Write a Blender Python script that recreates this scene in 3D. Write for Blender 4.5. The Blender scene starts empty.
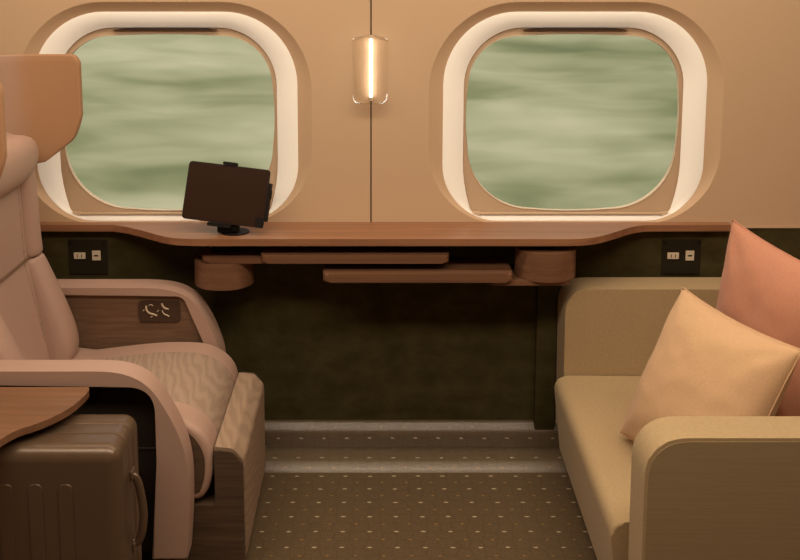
import bpy, bmesh, math, random
from mathutils import Vector, Matrix, noise
random.seed(7)
SC = bpy.context.scene
COL = SC.collection
PI = math.pi

# ------------------------------------------------------------------ materials
def mat(name, base, rough=.6, metal=0., spec=.5, build=None, bump=None, sheen=0.):
    m = bpy.data.materials.new(name); m.use_nodes = True
    nt = m.node_tree; b = nt.nodes['Principled BSDF']
    b.inputs['Base Color'].default_value = (*base, 1)
    b.inputs['Roughness'].default_value = rough
    b.inputs['Metallic'].default_value = metal
    b.inputs['Specular IOR Level'].default_value = spec
    if sheen: b.inputs['Sheen Weight'].default_value = sheen
    if build: build(nt, b)
    if bump:
        sc, st, dist = bump
        tc = nt.nodes.new('ShaderNodeTexCoord'); mp = nt.nodes.new('ShaderNodeMapping')
        mp.inputs['Scale'].default_value = sc if isinstance(sc, tuple) else (sc,)*3
        nz = nt.nodes.new('ShaderNodeTexNoise'); nz.inputs['Scale'].default_value = 1; nz.inputs['Detail'].default_value = 3
        bp = nt.nodes.new('ShaderNodeBump'); bp.inputs['Strength'].default_value = st; bp.inputs['Distance'].default_value = dist
        nt.links.new(tc.outputs['Object'], mp.inputs[0]); nt.links.new(mp.outputs[0], nz.inputs['Vector'])
        nt.links.new(nz.outputs['Fac'], bp.inputs['Height']); nt.links.new(bp.outputs[0], b.inputs['Normal'])
    return m

def ramp_noise(scale, c1, c2, lo=.35, hi=.65, detail=4, distort=0., coord='Object', rough=.6):
    def f(nt, b):
        tc = nt.nodes.new('ShaderNodeTexCoord'); mp = nt.nodes.new('ShaderNodeMapping')
        mp.inputs['Scale'].default_value = scale
        nz = nt.nodes.new('ShaderNodeTexNoise'); nz.inputs['Scale'].default_value = 1
        nz.inputs['Detail'].default_value = detail; nz.inputs['Distortion'].default_value = distort
        nz.inputs['Roughness'].default_value = rough
        r = nt.nodes.new('ShaderNodeValToRGB')
        r.color_ramp.elements[0].position = lo; r.color_ramp.elements[0].color = (*c1, 1)
        r.color_ramp.elements[1].position = hi; r.color_ramp.elements[1].color = (*c2, 1)
        L = nt.links.new
        L(tc.outputs[coord], mp.inputs[0]); L(mp.outputs[0], nz.inputs['Vector'])
        L(nz.outputs['Fac'], r.inputs[0]); L(r.outputs[0], b.inputs['Base Color'])
    return f

def ramp_wave(scale, distort, c1, c2, axis='Y', dscale=1., coordscale=(1, 1, 1)):
    def f(nt, b):
        L = nt.links.new
        tc = nt.nodes.new('ShaderNodeTexCoord'); mp = nt.nodes.new('ShaderNodeMapping')
        mp.inputs['Scale'].default_value = coordscale
        w = nt.nodes.new('ShaderNodeTexWave'); w.bands_direction = axis
        w.inputs['Scale'].default_value = scale; w.inputs['Distortion'].default_value = distort
        w.inputs['Detail'].default_value = 2; w.inputs['Detail Scale'].default_value = dscale
        r = nt.nodes.new('ShaderNodeValToRGB')
        r.color_ramp.elements[0].position = .1; r.color_ramp.elements[0].color = (*c1, 1)
        r.color_ramp.elements[1].position = .9; r.color_ramp.elements[1].color = (*c2, 1)
        L(tc.outputs['Object'], mp.inputs[0]); L(mp.outputs[0], w.inputs['Vector'])
        L(w.outputs['Fac'], r.inputs[0]); L(r.outputs[0], b.inputs['Base Color'])
        bp = nt.nodes.new('ShaderNodeBump'); bp.inputs['Strength'].default_value = .2; bp.inputs['Distance'].default_value = .0008
        L(w.outputs['Fac'], bp.inputs['Height']); L(bp.outputs[0], b.inputs['Normal'])
    return f

M = {}
M['panel'] = mat('warm_beige_panel', (.60, .425, .275), .45, spec=.3)
M['reveal'] = mat('edge_lit_cream_reveal', (.86, .82, .74), .5, spec=.3)
M['sill'] = mat('white_sill', (.92, .88, .84), .35)
M['frame'] = mat('tan_window_frame', (.58, .43, .29), .45)
M['gasket'] = mat('pale_gasket', (.70, .60, .46), .5)
M['seam'] = mat('dark_seam', (.03, .017, .008), .8)
M['felt'] = mat('olive_felt', (.030, .026, .010), .95, spec=.1,
                build=ramp_noise((9, 9, 14), (.042, .034, .012), (.070, .057, .023)), bump=(400., .3, .0006))
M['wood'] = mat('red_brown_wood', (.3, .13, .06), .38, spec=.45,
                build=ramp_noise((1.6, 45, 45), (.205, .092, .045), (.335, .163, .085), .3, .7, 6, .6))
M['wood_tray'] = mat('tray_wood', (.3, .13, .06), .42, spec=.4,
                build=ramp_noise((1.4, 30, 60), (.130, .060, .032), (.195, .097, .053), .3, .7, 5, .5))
M['wood_table'] = mat('side_table_wood', (.3, .13, .06), .42, spec=.35,
                build=ramp_noise((1.6, 50, 50), (.145, .069, .034), (.23, .115, .062), .3, .7, 6, .6))
M['leather'] = mat('dusty_pink_leather', (.43, .285, .225), .5, spec=.35, bump=(500., .12, .0005))
def shell_shading(nt, b):   # shading painted into the tan shell: pinker at the back, fading towards the wings
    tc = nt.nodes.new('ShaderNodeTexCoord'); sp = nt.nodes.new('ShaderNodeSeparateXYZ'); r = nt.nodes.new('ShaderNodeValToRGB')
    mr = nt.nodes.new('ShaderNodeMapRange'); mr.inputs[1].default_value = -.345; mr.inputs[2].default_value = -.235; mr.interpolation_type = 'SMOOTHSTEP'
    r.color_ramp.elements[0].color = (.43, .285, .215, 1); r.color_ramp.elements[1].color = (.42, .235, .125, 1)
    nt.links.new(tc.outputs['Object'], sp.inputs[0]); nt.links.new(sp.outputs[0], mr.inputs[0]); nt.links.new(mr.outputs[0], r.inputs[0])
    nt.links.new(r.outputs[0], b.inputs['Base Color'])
M['tan_shell'] = mat('tan_shell', (.42, .235, .125), .55, spec=.3, build=shell_shading, bump=(500., .1, .0005))
M['weave'] = mat('wavy_weave', (.4, .3, .22), .8, spec=.2,
                 build=ramp_wave(30, 7., (.315, .225, .168), (.375, .275, .206), 'DIAGONAL', .9, (1, .22, 1)))
M['weave_leg'] = mat('wavy_weave_legrest', (.4, .3, .2), .8, spec=.2,
                 build=ramp_wave(28, 7., (.285, .200, .138), (.345, .245, .172), 'DIAGONAL', .9, (1, .22, 1)))
M['arm_panel'] = mat('brown_grained_panel', (.15, .08, .05), .7, spec=.2,
                 build=ramp_noise((5, 60, 90), (.135, .078, .048), (.215, .13, .08), .3, .7, 5, .8))
M['leg_side'] = mat('brown_grained_side', (.12, .08, .05), .8, spec=.2,
                 build=ramp_noise((6, 60, 110), (.065, .041, .026), (.115, .074, .045), .3, .7, 5, .8))
M['dark_panel'] = mat('dark_brown_panel', (.018, .012, .008), .7, spec=.2)
M['control'] = mat('control_plate', (.055, .030, .018), .4)
M['icon'] = mat('control_icon', (.62, .52, .36), .5)
M['sofa'] = mat('olive_tan_upholstery', (.44, .31, .15), .85, spec=.15, sheen=.1,
                build=ramp_noise((160, 160, 160), (.39, .285, .155), (.445, .325, .180)), bump=(700., .25, .0006))
M['sofa_side'] = mat('olive_tan_ribbed', (.30, .21, .10), .9, spec=.1,
                build=ramp_noise((5, 120, 220), (.30, .225, .125), (.33, .247, .14)), bump=((20, 300, 500), .3, .0007))
M['pillow_beige'] = mat('peach_beige_linen', (.66, .41, .20), .9, spec=.1, sheen=.15,
                build=ramp_noise((250, 250, 250), (.58, .375, .215), (.65, .425, .245)), bump=(600., .35, .0008))
M['pillow_pink'] = mat('salmon_linen', (.60, .27, .16), .9, spec=.1, sheen=.15,
                build=ramp_noise((250, 250, 250), (.53, .245, .155), (.59, .285, .185)), bump=(600., .35, .0008))
M['case'] = mat('bronze_suitcase', (.120, .076, .046), .30, metal=.2, spec=.45)
M['case_trim'] = mat('bronze_trim', (.15, .10, .065), .32, metal=.4)
M['rubber'] = mat('black_rubber', (.012, .010, .009), .7)
M['black'] = mat('matt_black_plastic', (.006, .004, .003), .6, spec=.2)
M['tablet'] = mat('tablet_dark', (.022, .011, .007), .4, spec=.25)
M['tablet_screen'] = mat('tablet_glass', (.034, .016, .010), .25, spec=.35)
M['outlet_plate'] = mat('outlet_plate', (.022, .017, .009), .7, spec=.15)
M['outlet'] = mat('outlet_ivory', (.66, .56, .42), .5)
M['ceiling'] = mat('ceiling_cream', (.75, .62, .45), .7)
M['partition'] = mat('partition_brown', (.35, .22, .13), .6)
M['chrome'] = mat('brushed_metal', (.5, .42, .33), .3, metal=1.)

def emis(name, col, s):
    m = bpy.data.materials.new(name); m.use_nodes = True
    b = m.node_tree.nodes['Principled BSDF']
    b.inputs['Base Color'].default_value = (*col, 1)
    b.inputs['Emission Color'].default_value = (*col, 1); b.inputs['Emission Strength'].default_value = s
    return m
M['led'] = emis('led_tube', (1., .93, .84), 9.)
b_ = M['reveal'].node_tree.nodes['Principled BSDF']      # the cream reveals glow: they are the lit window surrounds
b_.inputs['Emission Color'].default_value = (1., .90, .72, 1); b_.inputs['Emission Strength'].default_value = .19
M['ceiling_diffuser'] = emis('ceiling_diffuser', (1., .84, .64), 1.5)

def clear(name, tint, gloss, ior_fac):
    m = bpy.data.materials.new(name); m.use_nodes = True; nt = m.node_tree
    nt.nodes.remove(nt.nodes['Principled BSDF']); out = nt.nodes['Material Output']
    t = nt.nodes.new('ShaderNodeBsdfTransparent'); t.inputs[0].default_value = (*tint, 1)
    g = nt.nodes.new('ShaderNodeBsdfGlossy'); g.inputs['Roughness'].default_value = gloss
    fr = nt.nodes.new('ShaderNodeFresnel'); fr.inputs[0].default_value = ior_fac
    mx = nt.nodes.new('ShaderNodeMixShader')
    nt.links.new(fr.outputs[0], mx.inputs[0]); nt.links.new(t.outputs[0], mx.inputs[1]); nt.links.new(g.outputs[0], mx.inputs[2])
    nt.links.new(mx.outputs[0], out.inputs[0])
    return m
M['glass'] = clear('window_glass', (.96, .98, .96), .02, 1.25)
M['acrylic'] = clear('clear_acrylic', (1., .99, .97), .12, 1.16)

# carpet: staggered woven dots on brown, laid out along the UVs (metres)
def carpet(name='dotted_brown_carpet', rough=.85, spec=.25, lo=(.075, .050, .026, 1), hi=(.148, .100, .053, 1), bump=.35):
    m = bpy.data.materials.new(name); m.use_nodes = True; nt = m.node_tree
    b = nt.nodes['Principled BSDF']; L = nt.links.new
    b.inputs['Roughness'].default_value = rough; b.inputs['Specular IOR Level'].default_value = spec
    def math_(op, a, c=None, d=None):
        n = nt.nodes.new('ShaderNodeMath'); n.operation = op
        for i, v in enumerate((a, c, d)):
            if v is None: continue
            if isinstance(v, (int, float)): n.inputs[i].default_value = v
            else: L(v, n.inputs[i])
        return n.outputs[0]
    uv = nt.nodes.new('ShaderNodeUVMap'); uv.uv_map = 'UVMap'
    sp = nt.nodes.new('ShaderNodeSeparateXYZ'); L(uv.outputs[0], sp.inputs[0])
    S = .0767
    nz0 = nt.nodes.new('ShaderNodeTexNoise'); nz0.inputs['Scale'].default_value = 25; L(uv.outputs[0], nz0.inputs['Vector'])
    jit = math_('MULTIPLY', math_('SUBTRACT', nz0.outputs['Fac'], .5), .10)
    def dots(u0, v0, rx, ry):
        u = math_('SUBTRACT', math_('FRACT', math_('ADD', math_('DIVIDE', math_('SUBTRACT', sp.outputs[0], u0), S), math_('ADD', jit, .5))), .5)
        v = math_('SUBTRACT', math_('FRACT', math_('ADD', math_('DIVIDE', math_('SUBTRACT', sp.outputs[1], v0), S), math_('ADD', jit, .5))), .5)
        d = math_('ADD', math_('POWER', math_('ABSOLUTE', math_('DIVIDE', u, rx/S)), 2.), math_('POWER', math_('ABSOLUTE', math_('DIVIDE', v, ry/S)), 2.))
        n = nt.nodes.new('ShaderNodeMapRange'); L(d, n.inputs[0])
        n.inputs[1].default_value = .5; n.inputs[2].default_value = 1.5; n.inputs[3].default_value = 1; n.inputs[4].default_value = 0
        return n.outputs[0]
    d1 = dots(-.001, .225, .0068, .0030)
    d2 = dots(-.001 + S/2, .225 + S/2, .0048, .0024)
    # faint honeycomb weave and thin bright threads
    vo = nt.nodes.new('ShaderNodeTexVoronoi'); vo.feature = 'DISTANCE_TO_EDGE'; vo.inputs['Scale'].default_value = 24
    vo.inputs['Randomness'].default_value = .45; L(uv.outputs[0], vo.inputs['Vector'])
    edge = nt.nodes.new('ShaderNodeMapRange'); L(vo.outputs['Distance'], edge.inputs[0])
    edge.inputs[1].default_value = .02; edge.inputs[2].default_value = .10; edge.inputs[3].default_value = 0; edge.inputs[4].default_value = 1
    nz = nt.nodes.new('ShaderNodeTexNoise'); nz.inputs['Scale'].default_value = 260; nz.inputs['Detail'].default_value = 3
    L(uv.outputs[0], nz.inputs['Vector'])
    r = nt.nodes.new('ShaderNodeValToRGB'); r.color_ramp.elements[0].color = lo; r.color_ramp.elements[1].color = hi
    r.color_ramp.elements[0].position = .3; r.color_ramp.elements[1].position = .7
    L(nz.outputs['Fac'], r.inputs[0])
    def mix(fac, a, c, bl='MIX'):
        n = nt.nodes.new('ShaderNodeMix'); n.data_type = 'RGBA'; n.blend_type = bl
        for s, v in ((0, fac), (6, a), (7, c)):
            if isinstance(v, (int, float)): n.inputs[s].default_value = v
            elif isinstance(v, tuple): n.inputs[s].default_value = v
            else: L(v, n.inputs[s])
        return n.outputs[2]
    c = mix(math_('MULTIPLY', math_('SUBTRACT', 1., edge.outputs[0]), .22), r.outputs[0], (.05, .03, .015, 1))
    c = mix(math_('MULTIPLY', d2, .85), c, (.30, .17, .05, 1))
    c = mix(math_('MULTIPLY', d1, .95), c, (.46, .37, .25, 1))
    L(c, b.inputs['Base Color'])
    bp = nt.nodes.new('ShaderNodeBump'); bp.inputs['Strength'].default_value = bump; bp.inputs['Distance'].default_value = .0015
    L(math_('ADD', nz.outputs['Fac'], d1), bp.inputs['Height']); L(bp.outputs[0], b.inputs['Normal'])
    return m
M['carpet'] = carpet()
M['ledge'] = carpet('dotted_ledge_covering', .34, 1., (.105, .074, .043, 1), (.18, .132, .080, 1), .9)

# hillside seen through the glass: soft bands of foliage and pale scrub running along the track
def hill_mat():
    def f(nt, b):
        L = nt.links.new
        tc = nt.nodes.new('ShaderNodeTexCoord')
        def nz(scale, detail, dist=0., loc=(0, 0, 0)):
            mp = nt.nodes.new('ShaderNodeMapping'); mp.inputs['Scale'].default_value = scale; mp.inputs['Location'].default_value = loc
            n = nt.nodes.new('ShaderNodeTexNoise'); n.inputs['Scale'].default_value = 1; n.inputs['Detail'].default_value = detail
            n.inputs['Distortion'].default_value = dist; n.inputs['Roughness'].default_value = .45
            L(tc.outputs['Object'], mp.inputs[0]); L(mp.outputs[0], n.inputs['Vector']); return n.outputs['Fac']
        a = nz((.50, 1.25, 1.25), 2, .5); c = nz((.30, .6, .6), 1, .3, (3, 2, 5)); d = nz((1.1, 4.2, 4.2), 2, .4, (9, 1, 2))
        r = nt.nodes.new('ShaderNodeValToRGB'); e = r.color_ramp.elements
        e[0].position = .30; e[0].color = (.125, .145, .075, 1)
        e[1].position = .72; e[1].color = (.52, .48, .325, 1)
        k = e.new(.43); k.color = (.225, .235, .125, 1)
        k = e.new(.54); k.color = (.345, .34, .21, 1)
        def m_(op, x, y):
            n = nt.nodes.new('ShaderNodeMath'); n.operation = op
            for i, v in enumerate((x, y)):
                if isinstance(v, float): n.inputs[i].default_value = v
                else: L(v, n.inputs[i])
            return n.outputs[0]
        s = m_('ADD', m_('MULTIPLY', a, .48), m_('ADD', m_('MULTIPLY', c, .25), m_('MULTIPLY', d, .27)))
        s = m_('ADD', m_('MULTIPLY', m_('SUBTRACT', s, .5), 1.45), .53)
        L(s, r.inputs[0]); L(r.outputs[0], b.inputs['Base Color'])
    return f
M['hill'] = mat('hillside_scrub', (.3, .35, .2), 1., spec=0., build=hill_mat())

# ------------------------------------------------------------------ builders
def wloc(o):
    v = Vector((0, 0, 0))
    while o: v += o.location; o = o.parent
    return v
def obj(name, bm, m, parent=None, smooth=True, angle=40):
    """link bm (in world metres) as one mesh object; its origin is its parent's origin"""
    if parent is not None:
        bmesh.ops.translate(bm, vec=-wloc(parent), verts=bm.verts)
    bmesh.ops.recalc_face_normals(bm, faces=bm.faces)
    me = bpy.data.meshes.new(name); bm.to_mesh(me); bm.free()
    mats = m if isinstance(m, (list, tuple)) else [m]
    for x in mats: me.materials.append(x)
    if smooth:
        me.polygons.foreach_set('use_smooth', [True]*len(me.polygons))
        if angle < 180: me.set_sharp_from_angle(angle=math.radians(angle))
    o = bpy.data.objects.new(name, me); COL.objects.link(o)
    o.parent = parent
    if smooth and 40 <= angle <= 70 and len(me.polygons) > 6:
        wn = o.modifiers.new('weighted_normals', 'WEIGHTED_NORMAL'); wn.keep_sharp = True; wn.weight = 80
    return o
def thing(name, label, cat, loc, group=None):
    o = bpy.data.objects.new(name, None); COL.objects.link(o); o.location = loc; o.empty_display_size = .1
    o['label'] = label; o['category'] = cat
    if group: o['group'] = group
    return o
def struct(name, bm, m, parent=None, **k):
    o = obj(name, bm, m, parent, **k)
    if parent is None: o['kind'] = 'structure'
    return o
def box(bm, x0, x1, y0, y1, z0, z1, bev=0., seg=3):
    r = bmesh.ops.create_cube(bm, size=1.)
    vs = r['verts']
    bmesh.ops.scale(bm, vec=(x1-x0, y1-y0, z1-z0), verts=vs)
    bmesh.ops.translate(bm, vec=((x0+x1)/2, (y0+y1)/2, (z0+z1)/2), verts=vs)
    if bev:
        es = list({e for v in vs for e in v.link_edges})
        bmesh.ops.bevel(bm, geom=es, offset=bev, segments=seg, affect='EDGES', profile=.5)
    return bm
def B(*a, **k): return box(bmesh.new(), *a, **k)
def smoothpath(pts, n=4, closed=False):
    """Catmull-Rom through 2D/3D points"""
    pts = [Vector(p) for p in pts]; out = []; N = len(pts)
    for i in range(N if closed else N-1):
        if closed: p0, p1, p2, p3 = pts[i-1], pts[i], pts[(i+1) % N], pts[(i+2) % N]
        else: p0, p1, p2, p3 = pts[max(i-1, 0)], pts[i], pts[i+1], pts[min(i+2, N-1)]
        for k in range(n):
            t = k/n
            out.append(.5*((2*p1)+(p2-p0)*t+(2*p0-5*p1+4*p2-p3)*t*t+(3*p1-p0-3*p2+p3)*t**3))
    if not closed: out.append(pts[-1])
    return out
def rounded(pts, rad, n=6):
    """round the corners of a 2D polygon; rad one number or one per corner"""
    N = len(pts); out = []
    for i in range(N):
        p0, p, p1 = Vector(pts[i-1]), Vector(pts[i]), Vector(pts[(i+1) % N])
        r = rad[i] if isinstance(rad, (list, tuple)) else rad
        if r <= 0: out.append(p); continue
        a, b = (p0-p), (p1-p); la, lb = a.length, b.length; a.normalize(); b.normalize()
        half = a.angle(b)/2; t = min(r/math.tan(half), la*.48, lb*.48)
        s, e = p+a*t, p+b*t
        for k in range(n+1):
            u = k/n; out.append((1-u)**2*s+2*u*(1-u)*p+u*u*e)
    return out
def prism(bm, poly, axis, a, b, bev=0., seg=3):
    """extrude 2D polygon along axis ('x': (y,z), 'y': (x,z), 'z': (x,y)) from a to b; bevel both rims"""
    def P(p, t):
        return {'x': (t, p[0], p[1]), 'y': (p[0], t, p[1]), 'z': (p[0], p[1], t)}[axis]
    v0 = [bm.verts.new(P(p, a)) for p in poly]; v1 = [bm.verts.new(P(p, b)) for p in poly]
    f0 = bm.faces.new(v0); f1 = bm.faces.new(v1[::-1]); n = len(poly)
    for i in range(n): bm.faces.new((v0[i], v1[i], v1[(i+1) % n], v0[(i+1) % n]))
    if bev:
        es = list(set(f0.edges) | set(f1.edges))
        bmesh.ops.bevel(bm, geom=es, offset=bev, segments=seg, affect='EDGES', profile=.5, clamp_overlap=True)
    return bm
def tube(bm, pts, r, n=10, caps=True, flat=1.):
    pts = [Vector(p) for p in pts]; rings = []
    up = Vector((0, 0, 1))
    for i, p in enumerate(pts):
        d = (pts[min(i+1, len(pts)-1)]-pts[max(i-1, 0)]).normalized()
        if abs(d.dot(up)) > .95: up = Vector((0, 1, 0))
        s = d.cross(up).normalized(); u = s.cross(d).normalized(); up = u
        rr = r[i] if isinstance(r, (list, tuple)) else r
        rings.append([bm.verts.new(p+s*math.cos(2*PI*k/n)*rr+u*math.sin(2*PI*k/n)*rr*flat) for k in range(n)])
    for a, b in zip(rings, rings[1:]):
        for k in range(n): bm.faces.new((a[k], a[(k+1) % n], b[(k+1) % n], b[k]))
    if caps: bm.faces.new(rings[0][::-1]); bm.faces.new(rings[-1])
    return bm
def grid_loft(bm, rows, closed_u=False):
    vs = [[bm.verts.new(p) for p in r] for r in rows]
    n = len(vs[0])
    for a, b in zip(vs, vs[1:]):
        for k in range(n if closed_u else n-1):
            bm.faces.new((a[k], a[(k+1) % n], b[(k+1) % n], b[k]))
    return vs
def subsurf(o, lv=2):
    s = o.modifiers.new('sub', 'SUBSURF'); s.levels = lv; s.render_levels = lv
def cyl(bm, c, r, h, axis='z', n=24, bev=0.):
    poly = [(math.cos(2*PI*k/n)*r, math.sin(2*PI*k/n)*r) for k in range(n)]
    i = {'x': (1, 2, 0), 'y': (0, 2, 1), 'z': (0, 1, 2)}[axis]
    poly = [(p[0]+c[i[0]], p[1]+c[i[1]]) for p in poly]
    return prism(bm, poly, axis, c[i[2]]-h/2, c[i[2]]+h/2, bev)

# ------------------------------------------------------------------ shell of the compartment
WX0, WX1, WY, CZ = -2.1, 2.1, -3.7, 2.25
def floor_mesh():
    bm = bmesh.new(); uvl = bm.loops.layers.uv.new('UVMap')
    v = [bm.verts.new(p) for p in ((WX0, WY, 0), (WX1, WY, 0), (WX1, .0, 0), (WX0, .0, 0))]
    w = [bm.verts.new((p.co.x, p.co.y, -.06)) for p in v]
    bm.faces.new(v); bm.faces.new(w[::-1])
    for i in range(4): bm.faces.new((v[i], w[i], w[(i+1) % 4], v[(i+1) % 4]))
    for f in bm.faces:
        for l in f.loops: l[uvl].uv = (l.vert.co.x, -l.vert.co.y)
    return bm
struct('floor', floor_mesh(), M['carpet'], smooth=False)
def step_mesh():
    # carpeted two-tier ledge along the foot of the window wall, (y, z) from the wall forward
    prof = [(0, .0790), (-.004, .0790)]
    prof += [(-.009, .0765), (-.013, .073), (-.024, .0595), (-.028, .053), (-.031, .044), (-.033, .030), (-.034, .004), (-.040, .004), (-.055, .008)]
    prof += [(-.070, .013), (-.095, .021), (-.120, .027), (-.145, .029), (-.165, .027), (-.180, .022), (-.192, .014), (-.200, .006), (-.205, -.002)]
    prof = prof[::-1]
    bm = bmesh.new(); uvl = bm.loops.layers.uv.new('UVMap'); s = [.205]
    for a, b in zip(prof, prof[1:]): s.append(s[-1]-math.dist(a, b))
    xs = (WX0, WX1)
    rows = [[bm.verts.new((x, y, z)) for x in xs] for y, z in prof]
    for i in range(len(rows)-1):
        f = bm.faces.new((rows[i][0], rows[i][1], rows[i+1][1], rows[i+1][0]))
        for l, (k, x) in zip(f.loops, ((i, 0), (i, 1), (i+1, 1), (i+1, 0))): l[uvl].uv = (xs[x], s[k])
    return bm
struct('baseboard_back', step_mesh(), M['ledge'], angle=60)
struct('ceiling', B(WX0, WX1, WY, .3, CZ, CZ+.05), M['ceiling'], smooth=False)
struct('wall_left', B(WX0-.05, WX0, WY, .3, 0, CZ), M['partition'], smooth=False)
struct('wall_right', B(WX1, WX1+.05, WY, .3, 0, CZ), M['partition'], smooth=False)
struct('wall_front', B(WX0, WX1, WY-.05, WY, 0, CZ), M['partition'], smooth=False)
struct('wall_back_lower', B(WX0, WX1, 0, .05, 0, .7455), M['felt'], smooth=False)
struct('trim_1', B(WX0, WX1, -.004, .05, .7455, .7520), M['panel'], smooth=False)        # pale bottom edge of the beige panels
struct('trim_2', B(-.004, .012, .004, .03, .752, CZ), M['seam'], smooth=False)            # joint between the panels
struct('trim_3', B(.551, .618, -.026, .0, .015, .742, bev=.002), M['felt'], smooth=False)  # upright strip beside the sofa

def rr_loop(cx, hw, z0, z1, rb, rt, y, m=14, e=10, bulge=0.):
    """rounded window outline, counter-clockwise seen from the cabin, starting at the right end of the bottom edge"""
    pts = []
    def edge(a, b, nrm):
        for k in range(1, e):
            t = k/e; q = bulge*(1-(2*t-1)**2)
            pts.append((a[0]+(b[0]-a[0])*t+nrm[0]*q, a[1]+(b[1]-a[1])*t+nrm[1]*q))
    def arc(c, r, a0):
        for k in range(m+1):
            a = a0+PI/2*k/m; pts.append((c[0]+r*math.cos(a), c[1]+r*math.sin(a)))
    arc((cx+hw-rb, z0+rb), rb, -PI/2); edge((cx+hw, z0+rb), (cx+hw, z1-rt), (1, 0))
    arc((cx+hw-rt, z1-rt), rt, 0); edge((cx+hw-rt, z1), (cx-hw+rt, z1), (0, 1))
    arc((cx-hw+rt, z1-rt), rt, PI/2); edge((cx-hw, z1-rt), (cx-hw, z0+rb), (-1, 0))
    arc((cx-hw+rb, z0+rb), rb, PI); edge((cx-hw+rb, z0), (cx+hw-rb, z0), (0, -1))
    return [Vector((x, y, z)) for x, z in pts]
NM, NE = 14, 10
def rect_like(cx, loop, x0, x1, z0, z1, y=0.):
    cz = 1.12; out = []
    for p in loop:
        d = p-Vector((cx, p.y, cz)); ts = []
        if d.x > 1e-9: ts.append((x1-cx)/d.x)
        if d.x < -1e-9: ts.append((x0-cx)/d.x)
        if d.z > 1e-9: ts.append((z1-cz)/d.z)
        if d.z < -1e-9: ts.append((z0-cz)/d.z)
        t = min(ts); out.append(Vector((cx+d.x*t, y, cz+d.z*t)))
    for cxn, czn in ((x0, z0), (x0, z1), (x1, z0), (x1, z1)):
        i = min(range(len(out)), key=lambda k: (out[k].x-cxn)**2+(out[k].z-czn)**2)
        out[i] = Vector((cxn, y, czn))
    return out
def taper(loop, cx):      # the opening narrows a little towards the sill
    for p in loop:
        k = max(0, (.96-p.z)/.18)
        p.x -= (p.x-cx)/.358*.032*k*k
    return loop
def W_(cx):
    O0 = rr_loop(cx, .476, .7575, 1.484, .25, .285, 0.)
    O1 = rr_loop(cx, .427, .7620, 1.451, .19, .235, .022)
    I0 = rr_loop(cx, .358, .7780, 1.399, .025, .190, .045)
    taper(I0, cx); return O0, O1, I0
def lerp_loop(a, b, t, y): return [Vector((p.x+(q.x-p.x)*t, y, p.z+(q.z-p.z)*t)) for p, q in zip(a, b)]
for side, cx, x0, x1 in (('left', -.662, WX0, .001), ('right', .664, .0055, WX1)):
    O0, O1, I0 = W_(cx)
    bm = bmesh.new()
    grid_loft(bm, [rect_like(cx, O0, x0, x1, .752, CZ), O0, lerp_loop(O0, O1, .08, .0025), lerp_loop(O0, O1, .40, .011),
                   lerp_loop(O0, O1, .75, .019), O1], True)
    struct('wall_back_'+side, bm, M['panel'], angle=50)
    n = 1 if side == 'left' else 2
    win = bpy.data.objects.new('window_%d' % n, None); COL.objects.link(win); win.location = (cx, .03, .757); win['kind'] = 'structure'
    # cream reveal ring; its bottom run is the white sill
    bm = bmesh.new()
    vs = grid_loft(bm, [O1, lerp_loop(O1, I0, .12, .0205), lerp_loop(O1, I0, .35, .022), lerp_loop(O1, I0, .6, .027), lerp_loop(O1, I0, .82, .035), I0], True)
    N = len(O1); bot = set()
    for f in bm.faces:
        c = f.calc_center_median()
        if c.z < .790 and abs(c.x-cx) < .335: f.material_index = 1
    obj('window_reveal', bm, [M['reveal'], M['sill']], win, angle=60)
    # flat inner frame with the rounded glass opening
    G = rr_loop(cx, .343, .798, 1.371, .215, .160, .052, bulge=.006)
    G2 = rr_loop(cx, .343, .798, 1.371, .215, .160, .066, bulge=.006)
    Ib = taper(rr_loop(cx, .361, .775, 1.403, .025, .192, .052), cx)
    bm = bmesh.new(); grid_loft(bm, [I0, Ib], True); grid_loft(bm, [Ib, lerp_loop(Ib, G, .96, .052)], True)
    obj('window_frame', bm, M['frame'], win, angle=30)
    bm = bmesh.new(); grid_loft(bm, [lerp_loop(Ib, G, .94, .0515), lerp_loop(Ib, G, .97, .0495), G, G2], True)
    obj('window_gasket', bm, M['gasket'], win, angle=60)
    bm = bmesh.new(); bm.faces.new([bm.verts.new(p) for p in rr_loop(cx, .350, .791, 1.378, .215, .160, .062, bulge=.006)])
    obj('window_pane', bm, M['glass'], win, smooth=False)
    # blind slot above, blind bottom rail below
    bm = bmesh.new(); prism(bm, rounded([(cx-.19, 1.3900), (cx+.19, 1.3900), (cx+.10, 1.3995), (cx-.10, 1.3995)], .01), 'y', .040, .0505)
    obj('blind_slot', bm, M['seam'], win, smooth=False)
    obj('blind_rail', B(cx-.318, cx+.318, .036, .050, .780, .787, bev=.002), M['frame'], win)
    for s in (-1, 1): obj('rail_guide', B(cx+s*.312-.012, cx+s*.312+.012, .034, .050, .777, .790, bev=.003), M['frame'], win)

# hillside outside
def hill():
    bm = bmesh.new(); rows = []
    for j in range(40):
        t = j/39; y = 1.6+t*16; z = -2.2+(t**.8)*10.5
        rows.append([(x, y+.5*noise.noise(Vector((x*.15, y*.3, 3))), z+.35*noise.noise(Vector((x*.12, y*.4, 0)))) for x in [-18+36*i/60 for i in range(61)]])
    grid_loft(bm, rows); return bm
h = struct('hillside', hill(), M['hill'], angle=180); h['kind'] = 'structure'

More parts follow.
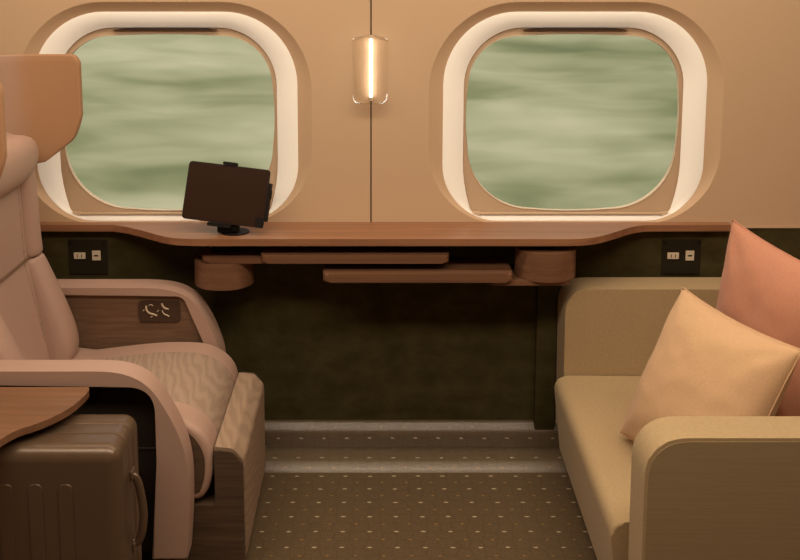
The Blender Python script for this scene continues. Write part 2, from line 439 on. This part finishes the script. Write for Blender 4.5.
# ------------------------------------------------------------------ window ledge (long worktop)
DZ = .765
front = [(-1.75, -.034), (-.875, -.035), (-.830, -.040), (-.785, -.060), (-.720, -.108), (-.660, -.158), (-.615, -.188), (-.560, -.202), (-.44, -.205),
         (.40, -.205), (.60, -.205), (.665, -.196), (.715, -.172), (.775, -.122), (.830, -.072), (.875, -.045), (.925, -.036), (1.175, -.034)]
fp = [tuple(p) for p in smoothpath(front, 4)]
poly = [(1.175, .0)] + [(-1.75, .0)] + fp
bm = bmesh.new(); prism(bm, poly, 'z', DZ-.022, DZ, bev=.008, seg=4)
desk = obj('window_counter', bm, M['wood'], None, angle=50)
desk['label'] = 'long reddish-brown wooden counter running below both windows'; desk['category'] = 'counter'

# ------------------------------------------------------------------ stowed swing-out trays
def tray(board, plate, pivot, label, loc):
    t = thing('swing_tray', label, 'tray', loc, 'swing-out trays under the counter')
    x0, x1, y0, y1, z0, z1 = board
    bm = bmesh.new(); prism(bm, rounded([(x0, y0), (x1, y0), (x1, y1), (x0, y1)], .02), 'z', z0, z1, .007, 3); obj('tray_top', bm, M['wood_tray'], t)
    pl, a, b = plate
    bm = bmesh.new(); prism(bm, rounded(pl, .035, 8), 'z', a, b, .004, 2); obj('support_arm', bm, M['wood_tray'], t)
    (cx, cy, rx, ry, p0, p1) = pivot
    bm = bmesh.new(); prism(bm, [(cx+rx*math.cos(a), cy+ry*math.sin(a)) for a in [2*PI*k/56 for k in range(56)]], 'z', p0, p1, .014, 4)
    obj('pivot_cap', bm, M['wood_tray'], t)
    return t
tray((-.338, .245, -.198, -.035, .685, .713), ([(-.525, -.185), (-.30, -.185), (-.30, -.03), (-.525, -.03)], .6815, .6995),
     (-.464, -.107, .094, .092, .598, .6805), 'longer stowed wooden tray with its round pivot hanging at the left end', (-.46, -.1, .70))
bm = B(-.50, -.43, -.12, -.03, .700, .7425, bev=.004)
tray((-.145, .440, -.222, -.035, .632, .660), ([(.36, -.205), (.625, -.205), (.625, -.03), (.36, -.03)], .617, .6315),
     (.552, -.135, .095, .090, .6325, .722), 'lower stowed wooden tray with its round pivot standing at the right end', (.55, -.12, .70))
trays = [o for o in bpy.data.objects if o.name.startswith('swing_tray')]
obj('hinge_post', bm, M['black'], trays[0])
obj('hinge_post', B(.51, .58, -.16, -.03, .722, .7425, bev=.004), M['black'], trays[1])

# ------------------------------------------------------------------ power outlets
def outlet(cx, label):
    t = thing('power_outlet', label, 'outlet', (cx, 0, .630), 'power outlets in the dark band under the counter')
    obj('wall_plate', B(cx-.064, cx+.064, -.004, 0, .588, .708, bev=.002), M['outlet_plate'], t)
    s = obj('mains_socket', B(cx-.046, cx-.008, -.008, -.003, .6415, .6635, bev=.002), M['outlet'], t)
    for dx in (-.034, -.020): obj('slot', B(cx+dx-.0012, cx+dx+.0012, -.0086, -.0078, .647, .658), M['black'], s, smooth=False)
    u = obj('usb_socket', B(cx+.014, cx+.042, -.008, -.003, .6365, .670, bev=.002), M['outlet'], t)
    obj('slot', B(cx+.021, cx+.035, -.0086, -.0078, .651, .656), M['black'], u, smooth=False)
    for dx in (-.055, .055): obj('plate_screw', cyl(bmesh.new(), (cx+dx, -.006, .697), .004, .006, 'y', 12), M['black'], t)
    return t
o1 = outlet(-.928, 'dark outlet plate with two ivory sockets above the reclining seat armrest')
def copy_tree(o, parent=None):
    c = o.copy(); COL.objects.link(c); c.parent = parent
    for ch in [x for x in bpy.data.objects if x.parent == o]: copy_tree(ch, c)
    return c
o2 = copy_tree(o1); o2.location.x = 1.024; o2['label'] = 'dark outlet plate with two ivory sockets above the sofa armrest'

# ------------------------------------------------------------------ reading light on the joint
t = thing('wall_light', 'small clear wall light with a glowing tube, between the windows', 'lamp', (0, 0, 1.27))
bm = bmesh.new(); prism(bm, rounded([(-.056, 1.158), (.056, 1.158), (.056, 1.368), (0, 1.384), (-.056, 1.368)], [.03, .03, .012, .02, .012], 6), 'y', -.026, -.003, .006, 3)
obj('clear_cover', bm, M['acrylic'], t)
bm = tube(bmesh.new(), [(.003, -.012, 1.180), (.003, -.012, 1.366)], .0038, 12); obj('light_tube', bm, M['led'], t)
for z in (1.174, 1.372): obj('tube_holder', cyl(bmesh.new(), (.003, -.0115, z), .0062, .012, 'z', 12, .001), M['gasket'], t)

# ------------------------------------------------------------------ tablet and its stand
ts = thing('tablet_stand', 'black clamp stand on the counter holding the tablet', 'stand', (-.425, -.14, DZ))
obj('base', B(-.478, -.412, -.150, -.100, DZ+.004, DZ+.034, bev=.005), M['black'], ts)
obj('base_plate', cyl(bmesh.new(), (-.425, -.125, DZ+.002), .045, .004, 'z', 32, .001), M['black'], ts)
obj('post', tube(bmesh.new(), [(-.44, -.14, .79), (-.437, -.115, .83), (-.437, -.100, .88)], .011), M['black'], ts)
# tablet plane: centre, yaw, lean, roll
TC = Vector((-.450, -.128, .888)); 
R3 = Matrix.Rotation(math.radians(-6), 3, 'Z') @ Matrix.Rotation(math.radians(-15), 3, 'X') @ Matrix.Rotation(math.radians(5.5), 3, 'Y')
def place(bm):
    bmesh.ops.transform(bm, matrix=Matrix.Translation(TC) @ R3.to_4x4(), verts=bm.verts); return bm
def slab(x0, x1, y0, y1, z0, z1, r, bev=.002):
    bm = bmesh.new(); prism(bm, rounded([(x0, z0), (x1, z0), (x1, z1), (x0, z1)], r, 6), 'y', y0, y1, bev, 2); return place(bm)
tb = thing('tablet', 'dark switched-off tablet held upright on the counter before the left window', 'tablet', tuple(TC))
obj('body', slab(-.131, .131, -.004, .004, -.091, .091, .012), M['tablet'], tb)
obj('screen', slab(-.126, .126, -.0048, -.0040, -.086, .086, .008, 0), M['tablet_screen'], tb)
obj('clamp_head', slab(-.035, .035, .0045, .020, -.075, .085, .006), M['black'], ts)
obj('top_clamp', slab(-.022, .022, -.010, .016, .0915, .101, .003), M['black'], ts)
obj('bottom_clamp', slab(-.045, .030, -.012, .016, -.103, -.0915, .003), M['black'], ts)
obj('side_clamp', slab(.1315, .1395, -.008, .016, -.070, .050, .003), M['black'], ts)
obj('corner_grip', slab(.106, .1315, -.0075, -.005, -.091, -.058, .002, .001), M['black'], ts)
obj('side_rail', slab(.02, .142, .0045, .012, .000, .030, .003), M['black'], ts)

# ------------------------------------------------------------------ reclining seat on the left
seat = thing('recliner_seat', 'dusty pink reclining armchair facing right, with a winged headrest', 'armchair', (-.78, -.48, 0))
# arms: a leather band bent round a panel
outer = [(-1.12, .600), (-.760, .600), (-.680, .600), (-.645, .5985), (-.612, .593), (-.582, .582), (-.556, .565), (-.534, .541), (-.514, .508), (-.496, .474), (-.480, .438), (-.466, .394), (-.457, .340), (-.455, .280), (-.458, .200), (-.466, .095)]
inner = rounded([(-.556, .095), (-.5345, .360), (-.5345, .559), (-1.12, .559)], [0, .25, .070, 0], 12)
outer_f = [(-1.12, .612), (-.760, .612), (-.690, .6115), (-.640, .608), (-.600, .599), (-.566, .583), (-.538, .558), (-.514, .522), (-.494, .482), (-.477, .438), (-.465, .395), (-.459, .340), (-.458, .260), (-.460, .180), (-.468, .095)]
inner_f = rounded([(-.520, .095), (-.508, .340), (-.512, .420), (-.578, .585), (-1.12, .585)], [0, .3, .10, .035, 0], 12)
def even(path, step):
    p = smoothpath(path, 12); out = [p[0]]; acc = 0.
    for a, b in zip(p, p[1:]):
        acc += (b-a).length
        if acc >= step: out.append(b); acc = 0.
    if (out[-1]-p[-1]).length < step*.6 and len(out) > 2: out.pop()
    out.append(p[-1]); return [tuple(v) for v in out]
def arm_band(out, inn, y0, y1, mt):
    p = even(out, .016) + [tuple(v) for v in inn]
    bm = bmesh.new(); prism(bm, p, 'y', y0, y1, .008, 3)
    return obj('armrest', bm, mt, seat, angle=60)
na = arm_band(outer, inner, -.815, -.742, M['leather'])
fa = arm_band(outer_f, inner_f, -.212, -.125, M['leather'])
def arm_fill(inn, y0, y1):
    p = [tuple(v) for v in inn] + [(-1.12, .095)]
    return prism(bmesh.new(), p, 'y', y0, y1)
pnl = obj('side_panel', arm_fill(inner_f, -.198, -.150), M['arm_panel'], fa, smooth=False)
obj('side_panel', arm_fill(inner, -.775, -.752), M['dark_panel'], na, smooth=False)
obj('panel_seam', B(-.62, -.533, -.7775, -.7745, .376, .380), M['seam'], na, smooth=False)
# seat control with its little recline symbols
bm = bmesh.new(); prism(bm, rounded([(-.718, .500), (-.590, .500), (-.590, .568), (-.718, .568)], .012), 'y', -.204, -.198, .002, 2)
obj('seat_control', bm, M['control'], fa)
def icon(pts, r=.0022):
    tube(icons, [(-.704+(x+.704)*1.3, -.2045, z-.008) for x, z in smoothpath(pts, 4)], r*1.25, 6, True, .4)
icons = bmesh.new()
icon([(-.696, .560), (-.696, .548), (-.690, .537), (-.680, .533), (-.671, .528)])
icon([(-.690, .562), (-.684, .564), (-.680, .560)], .0020)
icon([(-.704, .544), (-.701, .547)], .0026); icon([(-.671, .541), (-.667, .546)], .0024); icon([(-.686, .523), (-.682, .527)], .0026)
icon([(-.659, .568), (-.656, .558), (-.650, .551)], .0026); icon([(-.650, .553), (-.643, .549)], .0028)
icon([(-.659, .545), (-.655, .536), (-.648, .530)], .0026); icon([(-.648, .531), (-.642, .526)], .0028)
obj('control_symbols', icons, M['icon'], fa)

# cushion: side profile (x, z), crowned, between the arms
cprof = [(-.95, .410), (-.86, .418), (-.77, .430), (-.66, .443), (-.57, .446), (-.51, .441), (-.465, .424), (-.430, .395), (-.412, .360), (-.407, .320), (-.412, .270), (-.430, .225), (-.465, .210), (-.60, .210), (-.95, .210)]
def seat_solid(prof, ya, yb, edge=.028, n=3):
    """closed profile swept along y with pillowed ends"""
    p = [Vector((a, b)) for a, b in smoothpath(prof, n, True)]
    c = Vector((sum(q.x for q in p)/len(p), sum(q.y for q in p)/len(p)))
    bm = bmesh.new(); rows = []
    K = 6
    def row(y, inset):
        r = []
        for q in p:
            d = (q-c); L = d.length; q2 = c+d*max(0, (L-inset))/L; r.append((q2.x, y, q2.y))
        return r
    for k in range(K+1):
        a = PI/2*k/K; rows.append(row(ya+edge*(1-math.sin(a)), edge*(1-math.cos(PI/2-a)) if False else edge*(1-math.sin(a))))
    rows = [row(ya+edge*(1-math.cos(PI/2*k/K)), edge*(1-math.sin(PI/2*k/K))) for k in range(K+1)]
    rows += [row(yb-edge*(1-math.cos(PI/2*k/K)), edge*(1-math.sin(PI/2*k/K))) for k in range(K, -1, -1)]
    vs = grid_loft(bm, rows, True); bm.faces.new(vs[0]); bm.faces.new(vs[-1][::-1])
    return bm
cu = obj('seat_cushion', seat_solid(cprof, -.738, -.216, .020), M['leather'], seat, angle=60)
# woven centre panel, inlaid proud of the leather by 1 mm
def strip(path, ya, yb, off, th, corner=0., n=5, bow=0.):
    """a strip following path (x,z), offset outward, from ya to yb (ya<yb); bow lets the edges curve outward"""
    p = [Vector(v) for v in smoothpath(path, n)]; bm = bmesh.new(); rows = []
    N = len(p)
    for i, q in enumerate(p):
        d = (p[min(i+1, N-1)]-p[max(i-1, 0)]).normalized(); nn = Vector((-d.y, d.x))
        if nn.y < -.2 and abs(nn.y) > abs(nn.x): nn = -nn
        t = i/(N-1); b = bow*math.sin(PI*t)
        r = []
        for k in range(13):
            u = k/12; y = (ya-b)*(1-u)+(yb+b)*u
            h = off+th*(1-(abs(2*u-1))**8)
            r.append((q.x+nn.x*h, y, q.y+nn.y*h))
        rows.append(r)
    grid_loft(bm, rows); return bm
def inset_poly(prof, d, n=3):
    p = [Vector(v) for v in smoothpath(prof, n, True)]; N = len(p); out = []
    for i, q in enumerate(p):
        t = (p[(i+1) % N]-p[i-1]).normalized(); out.append(tuple(q-Vector((-t.y, t.x))*-d if False else q+Vector((t.y, -t.x))*d))
    return out
obj('end_panel', prism(bmesh.new(), inset_poly([(-.95, .400), (-.66, .425), (-.57, .428), (-.51, .422), (-.470, .402), (-.445, .375), (-.430, .340), (-.428, .300), (-.436, .258), (-.46, .232), (-.60, .228), (-.95, .228)], 0), 'y', -.7405, -.730, .002, 2), M['leg_side'], cu, angle=60)
obj('seat_panel', strip(cprof[1:10], -.655, -.300, -.0012, .0035, bow=-.0), M['weave'], cu, angle=180)
# leg rest
lprof = [(-.404, .335), (-.398, .349), (-.380, .350), (-.345, .338), (-.328, .322), (-.322, .295), (-.322, .20), (-.324, .06), (-.330, .040), (-.52, .040), (-.53, .06), (-.53, .198), (-.415, .198), (-.405, .22)]
bm = bmesh.new(); prism(bm, rounded([(-.404, .352), (-.358, .347), (-.331, .315), (-.330, .038), (-.54, .038), (-.54, .198), (-.404, .198)], [.010, .022, .028, .01, .01, .01, .003], 5), 'y', -.735, -.235, .014, 4)
lr = obj('leg_rest', bm, M['leg_side'], seat, angle=60)
bm = bmesh.new(); prism(bm, rounded([(-.406, .3545), (-.357, .3495), (-.3275, .3165), (-.3265, .045), (-.336, .045), (-.341, .308), (-.362, .336), (-.406, .341)], [.004, .022, .028, .004, .002, .01, .01, .002], 5), 'y', -.7215, -.2485, .012, 4)
obj('front_panel', bm, M['weave_leg'], lr, angle=60)
obj('base', B(-1.15, -.545, -.70, -.26, 0, .205, bev=.01), M['dark_panel'], seat)
# backrest: leans a little below the waist seam, upright above
bprof_f = [(-.955, .415), (-.965, .50), (-.985, .60), (-1.005, .700), (-1.014, .742), (-1.018, .80), (-1.022, .90), (-1.028, 1.00), (-1.04, 1.07)]
bprof = bprof_f + [(-1.06, 1.095), (-1.12, 1.10), (-1.15, 1.00), (-1.15, .70), (-1.12, .46), (-1.04, .40)]
bk = obj('backrest', seat_solid(bprof, -.730, -.222, .02), M['leather'], seat, angle=60)
pn1 = strip(bprof_f[0:5], -.660, -.345, -.001, .006, n=6)
obj('back_panel', pn1, M['weave'], bk, angle=180)
obj('back_panel', strip(bprof_f[4:9], -.655, -.335, -.001, .006, n=6), M['weave'], bk, angle=180)
obj('back_seam', tube(bmesh.new(), [(-1.0115, -.700, .742), (-1.0085, -.655, .742), (-1.0085, -.335, .742), (-1.0115, -.28, .742)], .0035, 8), M['arm_panel'], bk, angle=180)
# side bolsters, lower and upper, fuller than the centre
def bolster(zx, y_in, y_out, w=.03):
    """zx: list of (z, x_front, x_back, inset toward centre)"""
    bm = bmesh.new(); rows = []
    for z, xf, xb, wd in zx:
        yi = y_out+(y_in-y_out)*wd
        ring = [(xb, y_out), (xb, yi), ((xf+xb)/2, yi), (xf-.018, yi), (xf-.004, yi+(y_out-yi)*.22), (xf, yi+(y_out-yi)*.55), (xf-.006, yi+(y_out-yi)*.85), (xf-.025, y_out)]
        rows.append([(x, y, z) for x, y in ring])
    z0 = rows[0]; z1 = rows[-1]
    def shrink(r, dz):
        cx = sum(p[0] for p in r)/len(r); cy = sum(p[1] for p in r)/len(r)
        return [(cx+(p[0]-cx)*.8, cy+(p[1]-cy)*.8, p[2]+dz) for p in r]
    rows = [shrink(z0, -.008)]+rows+[shrink(z1, .006)]
    vs = grid_loft(bm, rows, True); bm.faces.new(vs[0]); bm.faces.new(vs[-1][::-1])
    return bm
low = [(.392, -.925, -1.00, 1.0), (.41, -.894, -1.03, 1.0), (.45, -.884, -1.04, 1.0), (.50, -.890, -1.05, .97), (.58, -.918, -1.06, .92), (.66, -.952, -1.07, .84), (.71, -.975, -1.07, .80), (.730, -.984, -1.07, .78)]
upp = [(.742, -.984, -1.08, .78), (.78, -.990, -1.08, .78), (.88, -.993, -1.08, .78), (.96, -.995, -1.08, .78), (1.00, -1.00, -1.08, .78), (1.03, -1.02, -1.08, .78)]
for yi, yo in ((-.350, -.219), (-.604, -.735)):
    for prof in (low, upp):
        o = obj('side_bolster', bolster(prof, yi, yo), M['leather'], bk, angle=180); subsurf(o, 1)
# winged headrest shell: a C in plan
def shell():
    path = [(-.884, -.150), (-.93, -.148), (-.99, -.150), (-1.05, -.156), (-1.095, -.172), (-1.125, -.205), (-1.140, -.26), (-1.145, -.36), (-1.145, -.48)]
    path = path + [(x+(.013 if x > -1. else 0), -.965-y) for x, y in path[-2::-1]]
    p = [Vector(v) for v in smoothpath(path, 5)]; s = [0.]
    for a, b in zip(p, p[1:]): s.append(s[-1]+(b-a).length)
    T = s[-1]; bm = bmesh.new(); rows = []
    for q, d in zip(p, s):
        e = min(d, T-d)
        top = 1.329-max(0, .022-e)**2/.022*1.0*1.2
        bot = .998 + .090*max(0, 1-e/.115)-.02*min(1, max(0, e-.115)/.1)+.055*(max(0, .035-e)/.035)**2
        r = 13
        rows.append([(q.x, q.y, top+(bot-top)*k/(r-1)) for k in range(r)])
    grid_loft(bm, rows)
    return bm
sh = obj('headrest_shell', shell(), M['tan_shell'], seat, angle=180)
md = sh.modifiers.new('sol', 'SOLIDIFY'); md.thickness = .026; md.offset = 0
md = sh.modifiers.new('bev', 'BEVEL'); md.width = .008; md.segments = 3
# headrest pillow: a full bolster with drooping rounded ends
def hpillow():
    bm = bmesh.new(); rows = []; ya, yb = -.735, -.222; K = 26
    for k in range(K+1):
        u = -1+2*k/K; y = (ya+yb)/2+u*(yb-ya)/2
        f = max(.04, (1-abs(u)**3.2))**.5; wing = abs(u)**1.6
        cx = -1.050+.030*wing; cz = 1.030+.020*wing; rx = .066*f; rz = .078*f
        rows.append([(cx+rx*math.copysign(abs(math.cos(a))**.85, math.cos(a)), y, cz+rz*math.copysign(abs(math.sin(a))**.85, math.sin(a))) for a in [2*PI*i/28 for i in range(28)]])
    vs = grid_loft(bm, rows, True); bm.faces.new(vs[0]); bm.faces.new(vs[-1][::-1]); return bm
obj('headrest_pillow', hpillow(), M['leather'], seat, angle=180)

# ------------------------------------------------------------------ side console with curved wooden top
con = thing('side_console', 'wooden side table top with a curved edge, in front of the near armrest', 'side table', (-1.2, -1.0, 0))
cv = [(-.690, -.835), (-.684, -.862), (-.688, -.900), (-.700, -.950), (-.722, -.995), (-.750, -1.032), (-.780, -1.060), (-.800, -1.095), (-.815, -1.145), (-.84, -1.185), (-.88, -1.20)]
poly = [tuple(v) for v in smoothpath(cv, 4)] + [(-1.45, -1.20), (-1.45, -.835)]
bm = bmesh.new(); prism(bm, poly, 'z', .553, .570, .004, 3); obj('tabletop', bm, M['wood_table'], con, angle=50)
obj('cabinet_body', B(-1.43, -1.06, -1.16, -.845, 0, .553, bev=.006), M['partition'], con)

# ------------------------------------------------------------------ suitcase
sc = thing('suitcase', 'bronze hard-shell suitcase standing under the wooden side table', 'suitcase', (-.74, -.975, 0))
def rbox(x0, x1, y0, y1, z0, z1, r, seg=6): return B(x0, x1, y0, y1, z0, z1, bev=r, seg=seg)
SX0, SX1 = -.960, -.556
f_ = obj('front_shell', rbox(SX0, SX1, -1.078, -.975, .045, .532, .034), M['case'], sc, angle=60)
obj('back_shell', rbox(SX0, SX1, -.971, -.880, .045, .532, .034), M['case'], sc, angle=60)
obj('zip_band', rbox(SX0+.0015, SX1-.0015, -1.020, -.930, .047, .5305, .030), M['case_trim'], sc, angle=60)
for k in range(6):                                                   # raised flutes in the front shell
    x = -.678-.0668*k
    if x < SX0+.03: break
    bm = bmesh.new(); prism(bm, rounded([(x-.0155, .10), (x+.0155, .10), (x+.0155, .450), (x-.0155, .450)], .014, 6), 'y', -1.0808, -1.070, .0025, 3)
    obj('flute', bm, M['case'], f_, angle=60)
hp = smoothpath([(SX1-.002, -.975, .412), (SX1+.007, -.975, .410), (SX1+.015, -.975, .392), (SX1+.022, -.975, .35), (SX1+.024, -.975, .31), (SX1+.018, -.975, .268), (SX1+.008, -.975, .247), (SX1-.002, -.975, .245)], 4)
obj('side_handle', tube(bmesh.new(), hp, .0055, 10, True, 1.8), M['case_trim'], sc, angle=60)
for z in (.418, .239): obj('handle_mount', B(SX1-.002, SX1+.005, -.990, -.960, z-.012, z+.012, bev=.002), M['case_trim'], sc)
for x in (SX0+.05, SX1-.05):
    for y in (-1.03, -.92):
        obj('caster_housing', B(x-.018, x+.018, y-.018, y+.018, .030, .050, bev=.004), M['rubber'], sc)
        obj('wheel', cyl(bmesh.new(), (x, y, .020), .020, .018, 'x', 20, .003), M['rubber'], sc)

# ------------------------------------------------------------------ sofa on the right
sofa = thing('sofa', 'low olive-tan upholstered sofa with boxy arms, facing left', 'sofa', (1.0, -.6, 0))
def sofa_arm(x0, x1, y0, y1, z0, z1, r):
    poly = rounded([(x0+.004, z0), (x0, z1), (x1, z1), (x1, z0)], [.004, r, .02, .004], 10)
    return prism(bmesh.new(), poly, 'y', y0, y1, .009, 4)
fa2 = obj('armrest', sofa_arm(.616, 1.36, -.155, -.032, .085, .588, .085), M['sofa'], sofa, angle=60)
na2 = obj('armrest', sofa_arm(.589, 1.36, -1.145, -1.042, .03, .592, .095), M['sofa'], sofa, angle=60)
# inset ribbed field on the outer face of the near arm
bm = bmesh.new(); prism(bm, rounded([(.5985, .04), (.5985, .584), (1.35, .584), (1.35, .04)], [.003, .088, .015, .003], 10), 'y', -1.1465, -1.140, .0012, 2)
obj('outer_panel', bm, M['sofa_side'], na2, angle=60)
sprof = rounded([(.598, .050), (.570, .306), (1.30, .300), (1.30, .050)], [.012, .042, .01, .01], 8)
bm = prism(bmesh.new(), sprof, 'y', -.990, -.160, .012, 4)
for v in bm.verts:
    if v.co.x < .75: v.co.x += (v.co.y+.62)*.028                     # the front runs very slightly out of square
sb = obj('seat', bm, M['sofa'], sofa, angle=60)
obj('backrest', prism(bmesh.new(), rounded([(1.30, .05), (1.335, .62), (1.45, .62), (1.45, .05)], [.01, .04, .04, .01]), 'y', -1.145, -.032, .012, 4), M['sofa'], sofa, angle=60)
obj('plinth', B(.66, 1.42, -1.10, -.24, 0, .06), M['dark_panel'], sofa, smooth=False)

# ------------------------------------------------------------------ pillows
def pillow(name, label, mt, size, puff, c, yaw, lean, roll, seed):
    u = Vector((math.cos(yaw), math.sin(yaw), 0)); n = Vector((math.sin(yaw), -math.cos(yaw), 0))
    v = Vector((0, 0, 1))*math.cos(lean)-n*math.sin(lean)
    U = u*math.cos(roll)+v*math.sin(roll); V = -u*math.sin(roll)+v*math.cos(roll); Nn = U.cross(V); Nn = Nn if Nn.dot(n) > 0 else -Nn
    C = Vector(c); K = 36; h = size/2
    def outline(a, b):
        # sides curve in between pointed corners
        return a*h*(1-.065*(1-b*b)), b*h*(1-.065*(1-a*a))
    def P(a, b, s):
        x, y = outline(a, b)
        e = (1-abs(a)**2.6)*(1-abs(b)**2.6)
        t = puff*max(0, e)**.55
        w = noise.noise(Vector((a*2.2+seed, b*2.2, seed)))*.008+noise.noise(Vector((a*5+seed, b*5, 2.)))*.0025
        r = math.hypot(a, b)
        pl = 0.
        for (ca, cb) in ((-1, -1), (1, -1), (1, 1), (-1, 1)):
            d = math.hypot(a-ca, b-cb); ang = math.atan2(b-cb, a-ca)
            pl += .0045*math.sin(ang*9+seed)*math.exp(-(d/.55)**2)*min(1, d*6)
        t += (w+pl)*min(1, e*3)
        return C+U*x+V*y+Nn*(t*s)
    t = thing(name, label, 'pillow', tuple(c))
    bm = bmesh.new(); g = []
    def cc(i):
        q = -1+2*i/K; return math.sin(q*PI/2)*.35+q*.65
    front = [[bm.verts.new(P(cc(i), cc(j), 1)) for i in range(K+1)] for j in range(K+1)]
    back = [[front[j][i] if i in (0, K) or j in (0, K) else bm.verts.new(P(cc(i), cc(j), -1)) for i in range(K+1)] for j in range(K+1)]
    for j in range(K):
        for i in range(K):
            bm.faces.new((front[j][i], front[j][i+1], front[j+1][i+1], front[j+1][i]))
            bm.faces.new((back[j][i], back[j+1][i], back[j+1][i+1], back[j][i+1]))
    cov = obj('pillow_cover', bm, mt, t, angle=180)
    rim = []
    for a in range(24): rim.append((cc(a*K/24), -1))
    for a in range(24): rim.append((1, cc(a*K/24)))
    for a in range(24): rim.append((-cc(a*K/24), 1))
    for a in range(25): rim.append((-1, -cc(a*K/24)))
    pts = [C+U*outline(a, b)[0]+V*outline(a, b)[1] for a, b in rim]
    obj('piping', tube(bmesh.new(), pts, .0022, 6, False), mt, t, angle=180)
    return t
pillow('throw_pillow', 'peach-beige square throw pillow in front, resting on the sofa seat', M['pillow_beige'], .435, .088, (.846, -.765, .516), -1.206, .417, -.037, 1.3)
pillow('throw_pillow', 'salmon-pink throw pillow behind the beige one on the sofa', M['pillow_pink'], .48, .080, (1.108, -.567, .602), -1.222, .042, -.121, 4.1)

# ------------------------------------------------------------------ ceiling light (lit panel along the cabin, out of frame)
t = thing('ceiling_light', 'long warm ceiling light panel above the aisle', 'lamp', (0, -1.7, CZ))
obj('housing', B(-1.5, 1.5, -1.95, -1.45, CZ-.03, CZ, bev=.004), M['gasket'], t)
obj('diffuser', B(-1.47, 1.47, -1.92, -1.48, CZ-.034, CZ-.029), M['ceiling_diffuser'], t, smooth=False)
def area(name, loc, rot, sx, sy, e, col):
    l = bpy.data.lights.new(name, 'AREA'); l.shape = 'RECTANGLE'; l.size = sx; l.size_y = sy; l.energy = e; l.color = col
    o = bpy.data.objects.new(name, l); COL.objects.link(o); o.location = loc; o.rotation_euler = rot; return o
area('ceiling_lamp', (0, -1.7, CZ-.04), (0, 0, 0), 2.9, .42, 37, (1., .82, .62))
area('cove_lamp', (0, -.55, CZ-.04), (math.radians(0), 0, 0), 3.6, .16, 21, (1., .82, .62))
sun = bpy.data.lights.new('sun', 'SUN'); sun.energy = 1.6; sun.angle = math.radians(12); sun.color = (1., .97, .9)
so = bpy.data.objects.new('sun', sun); COL.objects.link(so); so.rotation_euler = (math.radians(42), math.radians(12), 0)

w = bpy.data.worlds.new('world'); SC.world = w; w.use_nodes = True
nt = w.node_tree; bg = nt.nodes['Background']
bg.inputs['Color'].default_value = (1., 1., .98, 1); bg.inputs['Strength'].default_value = .75

# ------------------------------------------------------------------ camera
cam = bpy.data.cameras.new('camera'); co = bpy.data.objects.new('camera', cam); COL.objects.link(co); SC.camera = co
cam.sensor_width = 36; cam.lens = 971/800*36
pitch = math.atan(137/971)
co.location = (0, -3.10, 1.58); co.rotation_euler = (PI/2-pitch, 0, 0)
cam.shift_x = .0375; cam.shift_y = -172/800
cam.clip_start = .05
SC.view_settings.view_transform = 'Standard'; SC.view_settings.look = 'None'
SC.view_settings.gamma = 1; SC.view_settings.use_curve_mapping = False; SC.view_settings.exposure = 0
